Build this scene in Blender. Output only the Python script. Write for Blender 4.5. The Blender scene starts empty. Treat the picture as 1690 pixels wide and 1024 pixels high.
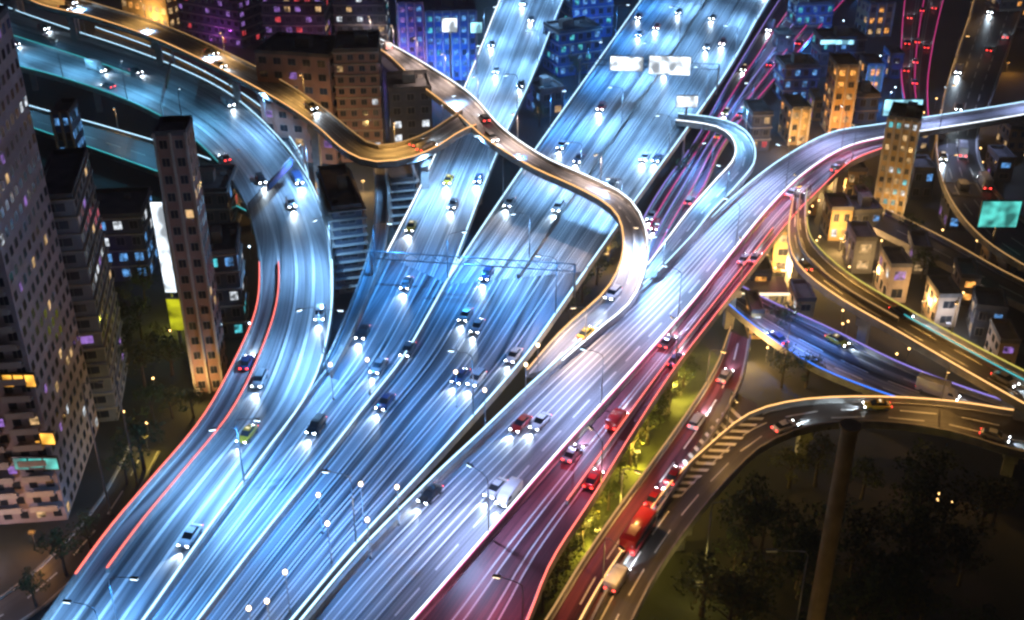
import bpy, bmesh, math, random
from mathutils import Vector, Matrix
random.seed(7)
R = math.radians
sc = bpy.context.scene
COL = sc.collection

# ------------------------------------------------------------------ camera
F_PX, CAM_Z, PITCH = 1900.0, 122.0, 30.0
cd = bpy.data.cameras.new('camera')
cam = bpy.data.objects.new('camera', cd); COL.objects.link(cam)
cam.location = (0, 0, CAM_Z); cam.rotation_euler = (R(90 - PITCH), 0, 0)
cd.sensor_width = 36; cd.lens = 36 * F_PX / 1690; cd.clip_start = 1; cd.clip_end = 8000
sc.camera = cam
# ------------------------------------------------------------------ world, moon, exposure
w = bpy.data.worlds.new('World'); sc.world = w; w.use_nodes = True
nt = w.node_tree
sky = nt.nodes.new('ShaderNodeTexSky'); sky.sky_type = 'NISHITA'; sky.sun_disc = False
sky.sun_elevation = R(-3.5); sky.sun_rotation = R(300)
nt.links.new(sky.outputs[0], nt.nodes['Background'].inputs[0])
nt.nodes['Background'].inputs[1].default_value = 0.08
sl = bpy.data.lights.new('sun', 'SUN'); sl.energy = 0.05; sl.angle = R(12); sl.color = (0.45, 0.45, 1.0)
so = bpy.data.objects.new('sun', sl); COL.objects.link(so); so.rotation_euler = (R(50), 0, R(120))
sc.view_settings.view_transform = 'Standard'; sc.view_settings.look = 'None'
sc.view_settings.exposure = 0.45; sc.view_settings.gamma = 1
sc.cycles.max_bounces = 4; sc.cycles.diffuse_bounces = 2; sc.cycles.glossy_bounces = 2
sc.cycles.use_denoising = True; sc.cycles.sample_clamp_indirect = 4; sc.cycles.sample_clamp_direct = 0
sc.cycles.pixel_filter_type = 'BLACKMAN_HARRIS'; sc.cycles.filter_width = 2.6

# ------------------------------------------------------------------ where things stand
cp, sp_ = math.cos(R(PITCH)), math.sin(R(PITCH))
def P(x, y, z=0.0):
    """world point of height z that the photo shows at pixel x, y"""
    a, b = (x - 845) / F_PX, (512 - y) / F_PX
    d = Vector((a, cp + b * sp_, -sp_ + b * cp))
    t = (z - CAM_Z) / d.z
    return Vector((0, 0, CAM_Z)) + d * t
def height_at(p, ytop):
    b = (512 - ytop) / F_PX
    d = Vector((0, cp + b * sp_, -sp_ + b * cp))
    return CAM_Z + p.y / d.y * d.z
def S(v):
    v /= 255.0
    return v / 12.92 if v <= .04045 else ((v + .055) / 1.055) ** 2.4

# ------------------------------------------------------------------ materials
M = {}
def mat(name, col, rough=.7, metal=0.0, noise=0.0, scale=1.0, spec=.5):
    if name in M: return M[name]
    m = bpy.data.materials.new(name); m.use_nodes = True; n = m.node_tree.nodes; l = m.node_tree.links
    b = n['Principled BSDF']; b.inputs['Base Color'].default_value = (*col, 1)
    b.inputs['Roughness'].default_value = rough; b.inputs['Metallic'].default_value = metal
    b.inputs['Specular IOR Level'].default_value = spec
    if noise:
        tc = n.new('ShaderNodeTexCoord'); t = n.new('ShaderNodeTexNoise'); t.inputs['Scale'].default_value = scale; t.inputs['Detail'].default_value = 6
        r = n.new('ShaderNodeValToRGB')
        r.color_ramp.elements[0].position = .3; r.color_ramp.elements[1].position = .7
        r.color_ramp.elements[0].color = tuple(c * (1 - noise) for c in col) + (1,)
        r.color_ramp.elements[1].color = tuple(min(1, c * (1 + noise)) for c in col) + (1,)
        l.new(tc.outputs['Object'], t.inputs['Vector']); l.new(t.outputs['Fac'], r.inputs[0]); l.new(r.outputs[0], b.inputs['Base Color'])
    M[name] = m; return m
def glow(name, col, strength, light=False):
    if name in M: return M[name]
    m = bpy.data.materials.new(name); m.use_nodes = True; b = m.node_tree.nodes['Principled BSDF']
    b.inputs['Base Color'].default_value = (.02, .02, .02, 1)
    b.inputs['Emission Color'].default_value = (*col, 1); b.inputs['Emission Strength'].default_value = strength
    m.cycles.emission_sampling = 'FRONT' if light else 'NONE'
    n = m.node_tree.nodes; l = m.node_tree.links
    if name.startswith('win_'):
        oi = n.new('ShaderNodeObjectInfo'); tc = n.new('ShaderNodeTexCoord'); t = n.new('ShaderNodeTexNoise'); t.inputs['Scale'].default_value = .9
        ad = n.new('ShaderNodeVectorMath'); l.new(tc.outputs['Object'], ad.inputs[0]); l.new(oi.outputs['Location'], ad.inputs[1]); l.new(ad.outputs[0], t.inputs['Vector'])
        r = n.new('ShaderNodeMapRange'); r.inputs['From Min'].default_value = .35; r.inputs['From Max'].default_value = .65
        r.inputs['To Min'].default_value = .06 * strength; r.inputs['To Max'].default_value = 1.5 * strength; l.new(t.outputs['Fac'], r.inputs['Value']); l.new(r.outputs[0], b.inputs['Emission Strength'])
    elif name.startswith('sign_'):
        tc = n.new('ShaderNodeTexCoord'); t = n.new('ShaderNodeTexNoise'); t.inputs['Scale'].default_value = .3; t.inputs['Detail'].default_value = 1; l.new(tc.outputs['Object'], t.inputs['Vector'])
        r = n.new('ShaderNodeMapRange'); r.inputs['From Min'].default_value = .38; r.inputs['From Max'].default_value = .6
        r.inputs['To Min'].default_value = .25 * strength; r.inputs['To Max'].default_value = 1.3 * strength; l.new(t.outputs['Fac'], r.inputs['Value']); l.new(r.outputs[0], b.inputs['Emission Strength'])
    M[name] = m; return m
def road_mat(name, dark, pale, trail_wear=.5, rough=.45):
    m = bpy.data.materials.new(name); m.use_nodes = True; n = m.node_tree.nodes; l = m.node_tree.links
    b = n['Principled BSDF']; uv = n.new('ShaderNodeUVMap')
    def noise(su, sv, detail, off=0):
        mp = n.new('ShaderNodeMapping'); mp.inputs['Scale'].default_value = (su, sv, 1); mp.inputs['Location'].default_value = (off, off * 2, 0)
        t = n.new('ShaderNodeTexNoise'); t.inputs['Scale'].default_value = 1; t.inputs['Detail'].default_value = detail; t.inputs['Roughness'].default_value = .6
        l.new(uv.outputs[0], mp.inputs[0]); l.new(mp.outputs[0], t.inputs['Vector']); return t.outputs['Fac']
    def mth(op, a, c):
        k = n.new('ShaderNodeMath'); k.operation = op
        for i, q in enumerate((a, c)):
            if isinstance(q, (int, float)): k.inputs[i].default_value = q
            else: l.new(q, k.inputs[i])
        return k.outputs[0]
    s1 = noise(.55, .004, 3); s2 = noise(2.4, .008, 4, 7); s3 = noise(.25, .03, 4, 3); g = noise(9, 9, 3, 1)  # lengthwise streaks put light trails into the colour along with tyre wear
    x = mth('ADD', mth('MULTIPLY', s1, .55), mth('MULTIPLY', s2, .3))
    x = mth('ADD', x, mth('MULTIPLY', s3, .15)); x = mth('ADD', x, mth('MULTIPLY', mth('SUBTRACT', g, .5), .12))
    r = n.new('ShaderNodeValToRGB'); e = r.color_ramp.elements
    e[0].position = .5 - .13 * trail_wear - .02; e[1].position = .5 + .15 * trail_wear
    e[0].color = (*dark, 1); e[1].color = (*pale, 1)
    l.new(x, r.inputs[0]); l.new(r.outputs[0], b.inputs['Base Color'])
    rr = mth('ADD', rough - .12, mth('MULTIPLY', s2, .25)); l.new(rr, b.inputs['Roughness'])
    bp = n.new('ShaderNodeBump'); bp.inputs['Strength'].default_value = .15; l.new(g, bp.inputs['Height']); l.new(bp.outputs[0], b.inputs['Normal'])
    M[name] = m; return m
road_mat('road_pale', (.025, .028, .032), (.30, .31, .33), .36, .5)
road_mat('road_ramp', (.07, .072, .078), (.36, .37, .39), .45, .5)
road_mat('road_trail_worn', (.06, .064, .07), (.50, .51, .53), .42, .5)  # brighter streaks: trail light put into the colour on top of wear
road_mat('road_dark', (.035, .035, .038), (.11, .105, .10), .8)
road_mat('road_taillight_tint', (.035, .009, .016), (.26, .075, .09), .42)  # tail-light red put into the road colour
mat('concrete', (.30, .29, .27), .85, noise=.25, scale=.6)
mat('concrete_dark', (.16, .155, .15), .9, noise=.3, scale=.5)
mat('paint_white', (.78, .78, .76), .5); mat('paint_yellow', (.75, .50, .06), .5)
mat('metal_grey', (.30, .31, .32), .4, .7); mat('metal_dark', (.06, .06, .065), .45, .5)
mat('wall_beige', (.38, .31, .25), .85, noise=.15, scale=.3); mat('wall_pink', (.36, .22, .18), .85, noise=.2, scale=.3)
mat('wall_grey', (.24, .25, .28), .8, noise=.2, scale=.3); mat('wall_dark', (.07, .08, .11), .6, noise=.3, scale=.3)
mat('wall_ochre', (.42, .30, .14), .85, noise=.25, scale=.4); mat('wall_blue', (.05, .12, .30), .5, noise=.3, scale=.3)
mat('trim', (.45, .42, .38), .8, noise=.1); mat('wall_violet', (.42, .35, .36), .85, noise=.2, scale=.3); mat('glass_dark', (.02, .025, .035), .12, 0, spec=.8)
mat('roof', (.12, .12, .125), .9, noise=.4, scale=.3); mat('tyre', (.015, .015, .015), .8); mat('rim', (.4, .4, .42), .35, .8)
mat('car_glass', (.02, .025, .03), .1, spec=.9); mat('bark', (.07, .05, .035), .95, noise=.3, scale=3)
mat('leaf_a', (.055, .085, .02), .8); mat('leaf_b', (.035, .06, .02), .8); mat('leaf_c', (.09, .09, .015), .8)
mat('grass', (.06, .075, .02), .95, noise=.6, scale=.25)
CARS = {'white': (.75, .75, .75), 'silver': (.45, .46, .48), 'black': (.02, .02, .022), 'dark blue': (.03, .06, .16), 'red': (.45, .02, .02), 'grey': (.16, .17, .18), 'yellow': (.65, .42, .03)}
for k, c in CARS.items():
    m = mat('car_' + k, c, .28, .3 if k in ('silver', 'grey') else 0); m.node_tree.nodes['Principled BSDF'].inputs['Coat Weight'].default_value = .6
glow('lens_white', (.85, .93, 1.0), 40); glow('lens_red', (1.0, .04, .03), 9); glow('lens_dim', (1, .8, .5), 1.2)
glow('led_cool', (.45, .75, 1.0), 2.2); glow('led_white', (.85, .92, 1.0), 2.4); glow('trail_coral', (1.0, .16, .12), 1.9)  # coral imitates tail-light trails as a glowing strip
glow('trail_magenta', (.85, .05, .30), .9); glow('led_amber', (1.0, .50, .17), 1.6); glow('led_amber_dim', (1.0, .55, .2), .5); glow('led_teal', (.05, .55, .6), 1.0)  # magenta likewise imitates tail-light trails
glow('led_yellow', (.9, .75, .15), .7); glow('led_blue', (.03, .2, 1.0), 1.3); glow('led_violet', (.4, .3, 1.0), .8)
glow('lamp_cool', (.6, .82, 1.0), 7); glow('lamp_warm', (1.0, .55, .18), 6); glow('lamp_white', (1, .72, .42), 5)
WIN = [glow('win_warm', (1.0, .62, .28), .55), glow('win_white', (.85, .92, 1), .7), glow('win_blue', (.15, .45, 1), .6), glow('win_orange', (1, .4, .08), 1.0), glow('win_teal', (.1, .7, .8), .6), glow('win_violet', (.5, .25, .9), .4), glow('win_red', (1, .08, .1), .5)]
WKEY = {'w': 0, 'c': 1, 'b': 2, 'o': 3, 't': 4, 'v': 5, 'r': 6}

# ------------------------------------------------------------------ helpers
ORD = 'first second third fourth fifth sixth seventh eighth ninth tenth eleventh twelfth thirteenth fourteenth fifteenth sixteenth seventeenth eighteenth nineteenth twentieth'.split()
def nth(i): return ORD[i] if i < 20 else 'twenty-' + ORD[i - 20]
def obj(name, me, parent=None, loc=None):
    o = bpy.data.objects.new(name, me); COL.objects.link(o)
    if parent: o.parent = parent
    if loc is not None: o.location = loc
    return o
def tag(o, label, cat, group=None):
    o['label'] = label; o['category'] = cat
    if group: o['group'] = group
    return o
def copy_tree(o, parent=None):
    c = o.copy(); COL.objects.link(c)
    if parent: c.parent = parent
    for ch in o.children: copy_tree(ch, c)
    return c
class MB:
    def __init__(s): s.v = []; s.f = []; s.m = []; s.uv = {}
    def quad(s, a, b, c, d, m=0):
        i = len(s.v); s.v += [tuple(a), tuple(b), tuple(c), tuple(d)]; s.f.append((i, i + 1, i + 2, i + 3)); s.m.append(m)
    def box(s, x0, y0, z0, x1, y1, z1, m=0, mtx=None):
        p = [Vector((x, y, z)) for z in (z0, z1) for x, y in ((x0, y0), (x1, y0), (x1, y1), (x0, y1))]
        if mtx: p = [mtx @ q for q in p]
        i = len(s.v); s.v += [tuple(q) for q in p]
        for f in ((3, 2, 1, 0), (4, 5, 6, 7), (0, 1, 5, 4), (1, 2, 6, 5), (2, 3, 7, 6), (3, 0, 4, 7)):
            s.f.append(tuple(i + k for k in f)); s.m.append(m)
    def tube(s, pts, radii, n=8, m=0, cap=True):
        rings = []
        for k, p in enumerate(pts):
            p = Vector(p); a = Vector(pts[max(0, k - 1)]); b = Vector(pts[min(len(pts) - 1, k + 1)])
            t = (b - a).normalized(); u = t.cross(Vector((0, 0, 1)))
            if u.length < .05: u = Vector((1, 0, 0))
            u.normalize(); v = t.cross(u); r = radii[k] if isinstance(radii, (list, tuple)) else radii
            rings.append(len(s.v)); s.v += [tuple(p + u * math.cos(2 * math.pi * j / n) * r + v * math.sin(2 * math.pi * j / n) * r) for j in range(n)]
        for a, b in zip(rings, rings[1:]):
            for j in range(n): s.f.append((a + j, a + (j + 1) % n, b + (j + 1) % n, b + j)); s.m.append(m)
        if cap:
            s.f.append(tuple(rings[0] + j for j in reversed(range(n)))); s.m.append(m)
            s.f.append(tuple(rings[-1] + j for j in range(n))); s.m.append(m)
    def mesh(s, name, *mats, smooth=False):
        me = bpy.data.meshes.new(name); me.from_pydata(s.v, [], s.f)
        for q in mats: me.materials.append(M[q] if isinstance(q, str) else q)
        me.polygons.foreach_set('material_index', s.m)
        if smooth: me.polygons.foreach_set('use_smooth', [True] * len(s.f))
        me.update(); return me
def catmull(pts, n):
    out = []; k = len(pts)
    for i in range(k - 1):
        p0, p1, p2, p3 = pts[max(0, i - 1)], pts[i], pts[i + 1], pts[min(k - 1, i + 2)]
        for j in range(n):
            t = j / n
            out.append(.5 * ((2 * p1) + (p2 - p0) * t + (2 * p0 - 5 * p1 + 4 * p2 - p3) * t * t + (3 * p1 - p0 - 3 * p2 + p3) * t ** 3))
    out.append(pts[-1].copy()); return out

class Road:
    """pairs: list of (left px, left py, right px, right py); z: one height or one per pair"""
    def __init__(s, pairs, z):
        zs = z if isinstance(z, list) else [z] * len(pairs)
        s.L = catmull([P(a, b, q) for (a, b, c, d), q in zip(pairs, zs)], 14)
        s.Rr = catmull([P(c, d, q) for (a, b, c, d), q in zip(pairs, zs)], 14)
        s.n = len(s.L); s.len = [0]
        for i in range(1, s.n): s.len.append(s.len[-1] + (s.mid(i) - s.mid(i - 1)).length)
        s.tot = s.len[-1]
    def mid(s, i): return (s.L[i] + s.Rr[i]) / 2
    def at(s, d, t):
        d = max(0, min(s.tot - .01, d)); i = 0
        import bisect
        i = bisect.bisect_right(s.len, d) - 1; i = min(i, s.n - 2)
        q = (d - s.len[i]) / max(1e-6, s.len[i + 1] - s.len[i])
        a = s.L[i].lerp(s.L[i + 1], q); b = s.Rr[i].lerp(s.Rr[i + 1], q)
        return a.lerp(b, t)
    def d_at(s, y):
        best = min(range(s.n), key=lambda i: abs(s.pix(s.mid(i)) - y)); return s.len[best]
    def pix(s, p):
        v = p - Vector((0, 0, CAM_Z)); return 512 - (v.y * sp_ + v.z * cp) / (v.y * cp - v.z * sp_) * F_PX
    def across(s, d):
        v = s.at(d, 1) - s.at(d, 0); return v.normalized(), v.length
    def sweep(s, mb, t, a, b, h0, h1, d0=0, d1=None, step=4.0, m=0):
        """box swept along the road: at across-fraction t, from a to b metres sideways, h0 to h1 metres up"""
        d1 = s.tot if d1 is None else d1; n = max(1, int(math.ceil((d1 - d0) / step))); prev = None
        for k in range(n + 1):
            d = d0 + (d1 - d0) * k / n; u, _ = s.across(d); p = s.at(d, t); i = len(mb.v)
            mb.v += [tuple(p + u * a + Vector((0, 0, h0))), tuple(p + u * b + Vector((0, 0, h0))), tuple(p + u * b + Vector((0, 0, h1))), tuple(p + u * a + Vector((0, 0, h1)))]
            if prev is not None:
                for j in range(4): mb.f.append((prev + j, prev + (j + 1) % 4, i + (j + 1) % 4, i + j)); mb.m.append(m)
            else: mb.f.append((i, i + 1, i + 2, i + 3)); mb.m.append(m)
            prev = i
        mb.f.append((prev + 3, prev + 2, prev + 1, prev)); mb.m.append(m)
    def flat(s, mb, t, wd, h, d0, d1, step=5.0, m=0):
        n = max(1, int(math.ceil((d1 - d0) / step))); prev = None
        for k in range(n + 1):
            d = d0 + (d1 - d0) * k / n; u, _ = s.across(d); p = s.at(d, t) + Vector((0, 0, h)); i = len(mb.v)
            mb.v += [tuple(p - u * wd / 2), tuple(p + u * wd / 2)]
            if prev is not None: mb.f.append((prev, prev + 1, i + 1, i)); mb.m.append(m)
            prev = i
    def build(s, name, label, surf, lanes, elevated=True, solid=(), parapet=(1, 1), strip=(None, None), ph=1.0, pier=35, dash=True, centre=None):
        me = bpy.data.meshes.new(name); v = []; f = []; uvs = []; mi = []
        for i in range(s.n):
            wd = (s.Rr[i] - s.L[i]).length
            for k in range(5): v.append(tuple(s.L[i].lerp(s.Rr[i], k / 4))); uvs.append((wd * (k / 4 - .5), s.len[i]))
        for i in range(s.n - 1):
            for k in range(4): a = i * 5 + k; f.append((a, a + 1, a + 6, a + 5)); mi.append(0)
        if elevated:                       # slab under the surface
            base = len(v)
            for i in range(s.n):
                u = (s.Rr[i] - s.L[i]).normalized()
                for q in (s.L[i], s.L[i] + u * 1.5, s.Rr[i] - u * 1.5, s.Rr[i]): uvs.append((0, 0)); 
                z = Vector((0, 0, 1)); v += [tuple(s.L[i] - z * .5 - u * .35), tuple(s.L[i] + u * 2.5 - z * 1.7), tuple(s.Rr[i] - u * 2.5 - z * 1.7), tuple(s.Rr[i] - z * .5 + u * .35)]
            for i in range(s.n - 1):
                a = base + i * 4; b = a + 4
                for j in range(3): f.append((a + j, b + j, b + j + 1, a + j + 1)); mi.append(1)
        me.from_pydata(v, [], f); me.materials.append(M[surf]); me.materials.append(M['concrete_dark'])
        me.polygons.foreach_set('material_index', mi)
        ul = me.uv_layers.new(name='UVMap')
        for lp in me.loops: ul.data[lp.index].uv = uvs[lp.vertex_index]
        me.update(); root = obj(name, me); root['kind'] = 'structure'; root['label'] = label
        mk = MB()
        for k in range(lanes + 1):
            t = .015 + .97 * k / lanes
            if k in (0, lanes): s.flat(mk, t, .34, .03, 0, s.tot)
            elif k in solid or not dash:
                wd = s.across(s.tot / 2)[1]
                for q in (-.42, .42): s.flat(mk, t + q / wd, .26, .03, 0, s.tot)  # doubled solid lines imitate light streaks in paint
            else:
                d = random.random() * 6
                while d < s.tot - 6: s.flat(mk, t, .28, .03, d, d + 6, 6); d += 10
        obj('lane_markings', mk.mesh('lane_markings', 'paint_white'), root)
        for side, (on, st) in enumerate(zip(parapet, strip)):
            if on:
                pb = MB(); sg = -1 if side == 0 else 1; a, b = sorted((0, sg * .38))
                s.sweep(pb, side, a, b, -.5 if elevated else -.05, ph)
                p = obj('parapet', pb.mesh('parapet', 'concrete'), root)
                for st_, f0, f1 in ([] if not st else [(st, 0, 1)] if isinstance(st, str) else st):
                    sb = MB(); a, b = sorted((sg * .06, sg * .30)); s.sweep(sb, side, a, b, ph + .002, ph + .16, s.tot * f0, s.tot * f1)
                    obj('added_light_strip', sb.mesh('added_light_strip', st_), p)  # glowing strip added to imitate light trails, no known fixture
        if centre:
            for t, st, *rg in centre:
                q0, q1 = (s.tot * rg[0], s.tot * rg[1]) if rg else (0, None)
                pb = MB(); s.sweep(pb, t, -.3, .3, .0, .85, q0, q1); p = obj('median_barrier', pb.mesh('median_barrier', 'concrete'), root)
                if st: sb = MB(); s.sweep(sb, t, -.1, .1, .852, 1.0, q0, q1); obj('added_light_strip', sb.mesh('added_light_strip', st), p)  # added glow line, drawn like a trail along the road
        if elevated and pier:
            d = pier * .5
            while d < s.tot:
                u, wd = s.across(d); c = s.at(d, .5); pb = MB(); hw = wd * .33
                top = c.z - 1.72
                if top > 1.5:
                    ang = math.atan2(u.y, u.x); mt = Matrix.Translation((c.x, c.y, 0)) @ Matrix.Rotation(ang, 4, 'Z')
                    pb.box(-hw, -1.1, top - 1.6, hw, 1.1, top, mtx=mt)
                    for q in ((-hw * .55, hw * .55) if wd > 14 else (0,)): pb.box(q - 1.0, -.9, 0, q + 1.0, .9, top - 1.6, mtx=mt)
                    obj('pier', pb.mesh('pier', 'concrete'), root)
                d += pier
        s.root = root; return s

# ------------------------------------------------------------------ ground
g = MB(); g.quad((-2500, -300, 0), (2500, -300, 0), (2500, 4500, 0), (-2500, 4500, 0))
m = bpy.data.materials.new('ground_mat'); m.use_nodes = True; n = m.node_tree.nodes; l = m.node_tree.links; M['ground'] = m
tc = n.new('ShaderNodeTexCoord'); t1 = n.new('ShaderNodeTexNoise'); t1.inputs['Scale'].default_value = .03; t1.inputs['Detail'].default_value = 9
rp = n.new('ShaderNodeValToRGB'); rp.color_ramp.elements[0].position = .42; rp.color_ramp.elements[1].position = .56
rp.color_ramp.elements[0].color = (.018, .024, .010, 1); rp.color_ramp.elements[1].color = (.05, .048, .045, 1)
l.new(tc.outputs['Object'], t1.inputs['Vector']); l.new(t1.outputs['Fac'], rp.inputs[0]); l.new(rp.outputs[0], n['Principled BSDF'].inputs['Base Color'])
n['Principled BSDF'].inputs['Roughness'].default_value = .9
go = obj('ground', g.mesh('ground', 'ground')); go['kind'] = 'structure'; go['label'] = 'dark city ground between and below the elevated roads'

# ------------------------------------------------------------------ roads (pixel pairs: left edge, right edge, from far to near)
ZD = 12.0
R1 = Road([(-90, 62, -60, -18), (0, 104, 0, 12), (100, 132, 105, 50), (200, 166, 208, 84), (285, 208, 305, 122), (350, 262, 385, 165), (398, 325, 455, 228), (422, 392, 508, 300), (430, 450, 540, 385), (424, 520, 548, 470), (388, 606, 540, 560), (335, 700, 508, 655), (252, 800, 435, 758), (182, 884, 345, 878), (92, 1010, 238, 1030), (30, 1100, 170, 1120)], 12.05
  ).build('elevated_road', 'curving elevated ramp sweeping down the left side', 'road_ramp', 4, strip=([('led_teal', 0, .47), ('trail_coral', .665, .955)], 'led_cool'), solid=(1, 2, 3), centre=[(.5, 'led_teal', 0, .3), (.258, 'trail_coral', .68, .95)])
MA = Road([(850, -45, 965, -45), (828, 0, 930, 0), (772, 140, 878, 130), (702, 300, 818, 262), (640, 425, 738, 468)], 12.0
  ).build('elevated_road', 'straight blue-white elevated carriageway entering at the top centre', 'road_trail_worn', 4, strip=('led_white', 'led_cool'), dash=False)
MBr = Road([(1095, -45, 1310, -45), (1062, 0, 1270, 0), (985, 110, 1200, 120), (895, 238, 1120, 235), (815, 355, 1048, 335), (740, 470, 968, 448)], 12.0
  ).build('elevated_road', 'widest blue-white elevated carriageway running to the upper right', 'road_trail_worn', 10, strip=('led_cool', 'led_cool'), dash=False, centre=[(.5, None)])
MM = Road([(641, 426, 967, 450), (600, 512, 912, 530), (558, 592, 858, 604), (508, 664, 778, 696), (438, 764, 690, 792), (350, 884, 580, 912), (243, 1032, 460, 1056), (180, 1120, 380, 1145)], 11.95
  ).build('elevated_road', 'broad merged main carriageway filling the lower middle', 'road_pale', 10, parapet=(1, 1), strip=(None, 'led_cool'), dash=False, centre=[(.36, 'led_cool')])
RD = Road([(1790, 150, 1800, 172), (1690, 174, 1692, 194), (1555, 196, 1560, 216), (1450, 212, 1458, 232), (1370, 226, 1392, 250), (1292, 268, 1330, 288), (1222, 322, 1274, 340), (1150, 390, 1214, 412), (1070, 470, 1146, 498), (978, 552, 1080, 574), (880, 640, 1000, 664), (795, 722, 912, 762), (700, 812, 812, 878), (590, 925, 704, 1003), (470, 1070, 580, 1140)], 12.1
  ).build('elevated_road', 'pale lavender carriageway curving off to the right horizon', 'road_ramp', 5, strip=('led_cool', 'led_white'), solid=(1, 2, 3), centre=[(.03, None)])
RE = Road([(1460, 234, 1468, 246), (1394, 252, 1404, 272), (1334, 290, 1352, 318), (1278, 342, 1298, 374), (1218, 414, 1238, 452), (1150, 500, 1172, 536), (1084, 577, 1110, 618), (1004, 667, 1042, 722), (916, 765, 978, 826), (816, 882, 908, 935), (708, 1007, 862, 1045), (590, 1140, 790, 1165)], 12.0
  ).build('elevated_road', 'outbound carriageway tinted tail-light red beside the lavender one', 'road_taillight_tint', 3, strip=('trail_magenta', 'trail_coral'), dash=False, centre=[(.66, 'trail_coral', .3, .8)])
RC = Road([(588, 66, 594, 56), (636, 92, 644, 78), (688, 140, 712, 118), (748, 187, 777, 163), (804, 236, 828, 218), (876, 281, 897, 266), (946, 313, 968, 298), (1002, 344, 1030, 330), (1026, 376, 1060, 373), (1028, 430, 1066, 432), (1000, 488, 1042, 500), (930, 552, 985, 552), (872, 618, 926, 604)], [5, 11, 17, 21, 22, 22, 21.5, 20.5, 19, 17, 14.5, 12.6, 12.2]
  ).build('flyover', 'pale curved flyover crossing above the main roads', 'road_ramp', 2, strip=('led_amber', 'led_white'), pier=0)
R0 = Road([(-20, -42, 0, -60), (58, 8, 74, -14), (150, 32, 160, 12), (250, 66, 262, 44), (350, 112, 364, 88), (448, 164, 462, 138), (518, 210, 532, 184), (566, 252, 584, 226), (610, 272, 616, 246), (662, 270, 656, 244), (714, 252, 702, 228), (758, 224, 742, 203), (786, 212, 764, 188)], 21.9
  ).build('flyover', 'narrow amber lit flyover across the upper left', 'road_ramp', 2, strip=('led_amber', 'led_amber_dim'), pier=45)
R01 = Road([(150, 62, 158, 50), (255, 100, 262, 88), (352, 148, 360, 136), (430, 202, 440, 190), (480, 262, 492, 254), (502, 330, 516, 326)], 6
  ).build('side_road', 'thin street curving beside the left ramp', 'road_dark', 2, strip=(None, 'led_cool'), pier=0)
RN = Road([(1115, 204, 1118, 194), (1180, 214, 1192, 204), (1210, 236, 1234, 228), (1212, 268, 1244, 270), (1180, 306, 1214, 312), (1140, 352, 1172, 356), (1100, 404, 1140, 396), (1056, 462, 1084, 456)], 13.5
  ).build('elevated_road', 'short pale slip ramp bending into the lavender carriageway', 'road_ramp', 2, strip=('led_white', 'led_cool'), pier=0)
RF = Road([(1860, 765, 1860, 700), (1690, 752, 1700, 690), (1570, 718, 1576, 672), (1450, 702, 1452, 664), (1340, 708, 1330, 668), (1256, 742, 1240, 690), (1196, 800, 1172, 742), (1136, 872, 1104, 810), (1082, 950, 1040, 900), (1040, 1030, 985, 985), (1000, 1120, 930, 1090)], 8.0
  ).build('elevated_road', 'amber edged loop ramp curving round the dark park', 'road_dark', 3, strip=(None, 'led_amber'))
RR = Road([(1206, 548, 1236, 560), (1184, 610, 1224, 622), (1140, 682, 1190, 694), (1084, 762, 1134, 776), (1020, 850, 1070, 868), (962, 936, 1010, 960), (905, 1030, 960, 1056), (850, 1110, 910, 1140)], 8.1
  ).build('elevated_road', 'maroon lower street with the red vehicles', 'road_taillight_tint', 2, strip=('led_amber_dim', None), pier=0)
RG = Road([(1310, 330, 1330, 318), (1302, 380, 1330, 372), (1312, 436, 1344, 410), (1372, 490, 1402, 462), (1484, 556, 1502, 522), (1590, 618, 1604, 578), (1692, 676, 1700, 628), (1800, 735, 1806, 680)], 13
  ).build('elevated_road', 'amber and teal edged elevated road leaving on the right', 'road_dark', 3, strip=('led_amber', 'led_yellow'), centre=[(.5, 'led_amber_dim', 0, .6), (.75, 'led_teal', .6, 1)])
RH = Road([(1190, 498, 1215, 476), (1250, 548, 1276, 508), (1336, 606, 1372, 552), (1446, 652, 1480, 606), (1570, 690, 1600, 652), (1700, 722, 1720, 690), (1800, 740, 1810, 715)], 5
  ).build('side_road', 'blue lit lower street beneath the amber road', 'road_pale', 4, strip=('led_blue', 'led_violet'), pier=0)
RS = Road([(-60, 176, -60, 148), (60, 218, 62, 184), (170, 256, 172, 214), (300, 304, 304, 254), (420, 360, 425, 300)], 4
  ).build('side_road', 'narrow lit street behind the left apartment tower', 'road_dark', 2, strip=('led_teal', 'led_cool'), pier=0)
RK = Road([(1622, -50, 1712, -50), (1600, 30, 1682, 30), (1562, 150, 1640, 150), (1546, 240, 1612, 230), (1562, 322, 1628, 296), (1622, 400, 1676, 356), (1730, 468, 1765, 420)], 9
  ).build('elevated_road', 'dim loop road at the upper right corner', 'road_dark', 4, strip=('led_amber_dim', None))
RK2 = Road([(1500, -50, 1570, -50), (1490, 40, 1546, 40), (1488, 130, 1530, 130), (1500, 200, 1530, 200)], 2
  ).build('side_road', 'short street with red tail lights at the upper right', 'road_taillight_tint', 3, strip=('trail_magenta', 'trail_magenta'), pier=0, dash=False, centre=[(.5, 'trail_magenta')])
RK3 = Road([(1440, 380, 1460, 352), (1540, 430, 1560, 402), (1640, 486, 1660, 458), (1760, 545, 1780, 515)], 4
  ).build('side_road', 'faint amber street above the blue blocks on the right', 'road_dark', 2, strip=(None, 'led_amber_dim'), pier=0)
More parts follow.
